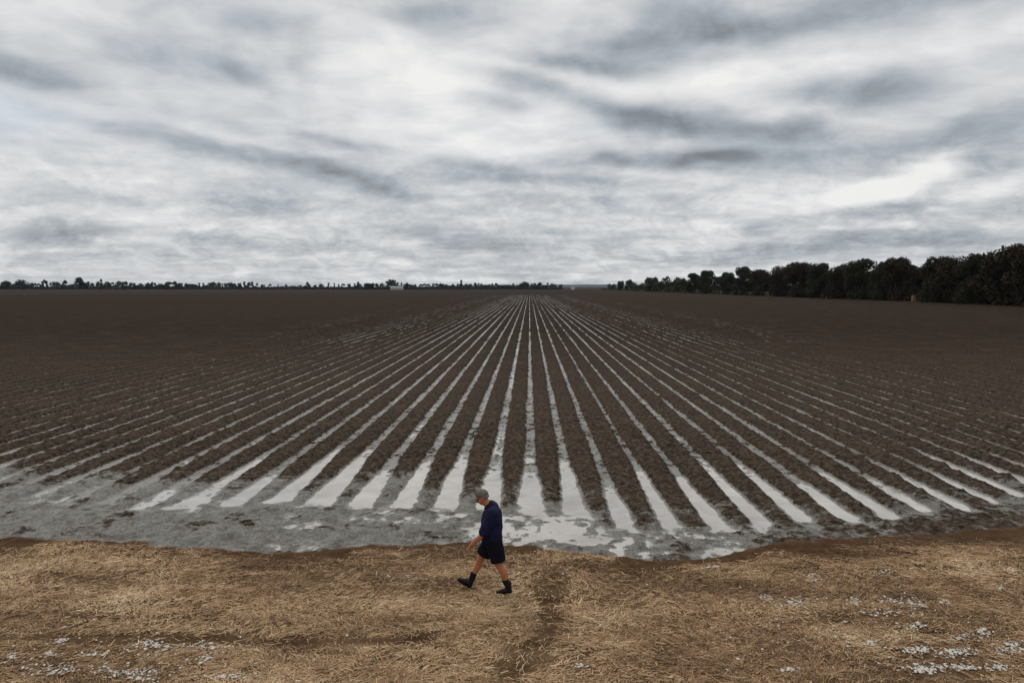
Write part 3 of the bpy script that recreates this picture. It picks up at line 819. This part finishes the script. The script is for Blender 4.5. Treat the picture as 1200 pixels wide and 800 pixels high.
hipL, hipR = (.045, -.10, .88), (.03, .09, .88)
kneeL, kneeR = (.135, -.11, .495), (-.185, .085, .525)
ankL, ankR = (.290, -.11, .125), (-.340, .085, .150)
shL, shR = (.030, -.205, 1.375), (-.005, .195, 1.375)
elL, elR = (-.115, -.255, 1.06), (-.03, .27, 1.09)
wrL, wrR = (-.315, -.215, .865), (-.16, .20, .90)
neck0, neck1 = (-.02, 0, 1.42), (-.085, 0, 1.515)
hc = Vector((-.135, 0, 1.585)); tilt = R(-28)      # head centre and how far it bows

def hp(x, y, z):                                   # point in the bowed head's own frame, face towards -x
    q = Matrix.Rotation(tilt, 3, 'Y') @ Vector((x, y, z)); return hc + q

bm = bmesh.new()
# torso
chain(bm, [(.04, 0, .90), (.03, 0, 1.05), (.03, 0, 1.22), (.02, 0, 1.34)], [.145, .15, .155, .125], 1.0)
capsule(bm, (.02, -.12, 1.36), (.02, .12, 1.36), .085, .085, 1.0, (0, 0, 1))
chain(bm, [neck0, neck1], [.068, .062])
# head
ball(bm, hp(.012, 0, .03), (.100, .077, .100)); ball(bm, hp(-.020, 0, -.025), (.072, .064, .088)); ball(bm, hp(-.050, 0, -.088), (.036, .040, .026))
capsule(bm, hp(-.092, 0, .010), hp(-.114, 0, -.030), .010, .016)                       # nose
ball(bm, hp(-.088, 0, .026), (.016, .052, .012))                                       # brow
ball(bm, hp(-.086, 0, -.062), (.014, .024, .006)); ball(bm, hp(-.084, 0, -.074), (.013, .021, .006))   # lips
for s in (-1, 1):
    ball(bm, hp(-.060, s * .045, -.028), (.028, .020, .022))
    ball(bm, hp(.008, s * .080, -.008), (.018, .010, .032))                            # ears
# arms and legs
for sh, el_, wr in ((shL, elL, wrL), (shR, elR, wrR)):
    chain(bm, [sh, el_], [.055, .044]); a, b = Vector(el_), Vector(wr)
    chain(bm, [a, a.lerp(b, .35), b], [.043, .042, .027])
for hpj, kn, an in ((hipL, kneeL, ankL), (hipR, kneeR, ankR)):
    a, b, c = Vector(hpj), Vector(kn), Vector(an)
    chain(bm, [a, a.lerp(b, .5), b], [.098, .080, .058])
    calf = b.lerp(c, .34) + Vector((.022, 0, .008))
    chain(bm, [b, calf, b.lerp(c, .7), c], [.056, .060, .043, .036])
    ball(bm, b + Vector((-.022, 0, .004)), (.036, .040, .046))
# hands: palm, four fingers and a thumb each, loosely curled
def hand(bm, wr, fwd, side):
    wr = Vector(wr); f = Vector(fwd).normalized(); s = Vector((0, 1, 0)); s = (s - f * s.dot(f)).normalized(); nrm = f.cross(s)
    if nrm.z > 0: nrm = -nrm                        # towards the palm, downwards
    palm = wr + f * .05
    capsule(bm, wr, wr + f * .078, .026, .036, .42, s)
    for j, (o_, ln) in enumerate(((-.030, .070), (-.010, .080), (.010, .076), (.029, .060))):
        o_ *= side
        a = wr + f * .086 + s * o_; b = a + (f * .85 + nrm * .45).normalized() * ln * .5
        c = b + (f * .35 + nrm * .9).normalized() * ln * .3; d = c + (f * -.15 + nrm * 1.0).normalized() * ln * .22
        chain(bm, [a, b, c, d], [.0095, .0088, .008, .007])
    a = wr + f * .028 + s * (-.026 * side); b = a + (f * .6 + s * -.65 * side + nrm * .35).normalized() * .040; c = b + (f * .9 + nrm * .5).normalized() * .032
    chain(bm, [a, b, c], [.013, .0105, .0085])
hand(bm, wrL, (-.62, .06, -.74), -1); hand(bm, wrR, (-.6, -.1, -.75), 1)
body = remeshed('body', bm, skin, man, .0062, 2)

for s in (-1, 1):
    bm = bmesh.new(); ball(bm, hp(-.088, s * .030, .006), (.011, .013, .009))
    me = bpy.data.meshes.new('eye'); bm.to_mesh(me); bm.free(); link('eye', me, eyem, man)

# shirt: loose over the belly, short sleeves to the elbow, open collar
bm = bmesh.new()
chain(bm, [(.015, -.045, .93), (.005, -.055, 1.08), (.015, -.05, 1.24), (.03, -.07, 1.33)], [.170, .178, .172, .125])
chain(bm, [(.015, .045, .93), (.005, .055, 1.08), (.015, .05, 1.24), (.03, .07, 1.33)], [.170, .178, .172, .125])
chain(bm, [(.045, 0, 1.10), (.06, 0, 1.32)], [.15, .118])
capsule(bm, (.02, -.15, 1.365), (.02, .15, 1.365), .112, .112, 1.0, (0, 0, 1))
chain(bm, [(.0, 0, 1.40), (-.030, 0, 1.455)], [.098, .078])
for sh, el_ in ((shL, elL), (shR, elR)):
    a, b = Vector(sh), Vector(el_)
    chain(bm, [a + Vector((0, 0, .005)), a.lerp(b, .5), a.lerp(b, .88)], [.096, .090, .084])
remeshed('shirt', bm, navy, man, .008, 3, .022, .10)
bm = bmesh.new()                                   # collar
chain(bm, [(-.010, -.075, 1.465), (-.075, -.055, 1.440), (-.105, -.012, 1.395)], [.016, .018, .013], .6)
chain(bm, [(-.010, .075, 1.465), (-.075, .055, 1.440), (-.105, .012, 1.395)], [.016, .018, .013], .6)
chain(bm, [(-.010, -.075, 1.465), (.045, 0, 1.480), (-.010, .075, 1.465)], [.016, .018, .016], .6)
remeshed('collar', bm, navy, man, .006, 2)
# shorts: two wide legs that end just above the knee
bm = bmesh.new()
capsule(bm, (.03, -.06, .90), (.03, .06, .90), .158, .158, 1, (0, 0, 1))
for hpj, kn, w in ((hipL, kneeL, .112), (hipR, kneeR, .112)):
    a, b = Vector(hpj), Vector(kn); e = a.lerp(b, .82)
    seg = 22; d = (e - a).normalized(); q = (Vector((0, 1, 0)) - d * d.y).normalized(); r = d.cross(q)
    rows = []
    for tt, rad in ((0, .135), (.35, .136), (.7, .128), (1.0, .124)):
        c = a.lerp(e, tt) + Vector((.008, 0, 0)); rows.append([bm.verts.new(c + q * math.cos(2 * math.pi * k / seg) * rad * .86 + r * math.sin(2 * math.pi * k / seg) * rad) for k in range(seg)])
    for i in range(3):
        for k in range(seg): bm.faces.new((rows[i][k], rows[i][(k + 1) % seg], rows[i + 1][(k + 1) % seg], rows[i + 1][k]))
    bm.faces.new(rows[0][::-1]); bm.faces.new(rows[-1])
remeshed('shorts', bm, navy2, man, .008, 2, .02, .10)

# boots and socks
def boot(an, pitch, nm):
    A = Vector(an); M3 = Matrix.Rotation(pitch, 3, 'Y')
    def q(x, y, z): return A + M3 @ Vector((x, y, z))
    bm = bmesh.new()
    capsule(bm, q(.0, 0, .0), q(.0, 0, .075), .050, .050)
    capsule(bm, q(.020, 0, -.062), q(.0, 0, -.01), .040, .050)
    chain(bm, [q(.0, 0, -.030), q(-.09, 0, -.058), q(-.175, 0, -.078)], [.052, .044, .030], 1.0)
    b = remeshed('boot', bm, bootm, man, .006, 2)
    bm = bmesh.new()
    chain(bm, [q(.035, 0, -.102), q(-.06, 0, -.104), q(-.13, 0, -.104), q(-.185, 0, -.098)], [.036, .040, .044, .030], .28, (0, 1, 0))
    remeshed('sole', bm, solem, b, .005, 1)
    return b
boot(ankL, 0.0, 'l'); boot(ankR, R(30), 'r')
for kn, an in ((kneeL, ankL), (kneeR, ankR)):
    a, b = Vector(an), Vector(kn); d = (b - a).normalized()
    bm = bmesh.new(); chain(bm, [a, a + d * .135], [.047, .053]); remeshed('sock', bm, sockm, man, .007, 1)

# cap and the hair under it
bm = bmesh.new()
ball(bm, hp(.014, 0, .056), (.110, .088, .082)); ball(bm, hp(.014, 0, .030), (.108, .086, .04))
remeshed('cap', bm, capm, man, .006, 2)
cap = man.children[-1]
bm = bmesh.new()
chain(bm, [hp(-.075, -.038, .030), hp(-.155, -.026, .006)], [.030, .024], .35, (0, 1, 0)); chain(bm, [hp(-.075, .038, .030), hp(-.155, .026, .006)], [.030, .024], .35, (0, 1, 0)); chain(bm, [hp(-.075, 0, .034), hp(-.165, 0, .008)], [.034, .026], .32, (0, 1, 0))
remeshed('brim', bm, capm, [c for c in man.children if c.name.startswith('cap')][0], .005, 1)
bm = bmesh.new()
ball(bm, hp(.050, 0, .005), (.068, .078, .040)); ball(bm, hp(.030, 0, -.02), (.040, .070, .030))
remeshed('hair', bm, hairm, man, .006, 1)

# ------------------------------------------------------------------ haze
hz = bpy.data.materials.new('haze'); hz.use_nodes = True
t = hz.node_tree; t.nodes.clear()
pv = N(t, 'ShaderNodeVolumePrincipled'); pv.inputs['Density'].default_value = 2.5e-5; pv.inputs['Color'].default_value = (.62, .74, .9, 1); pv.inputs['Anisotropy'].default_value = 0.0
ou = N(t, 'ShaderNodeOutputMaterial'); L(t, pv.outputs[0], ou.inputs['Volume'])
bm = bmesh.new(); bmesh.ops.create_cube(bm, size=1, matrix=Matrix.Translation((0, 4500, 34)) @ Matrix.Diagonal((18400, 15600, 76, 1)))
me = bpy.data.meshes.new('haze'); bm.to_mesh(me); bm.free()
tag(link('haze', me, hz), kind='stuff')
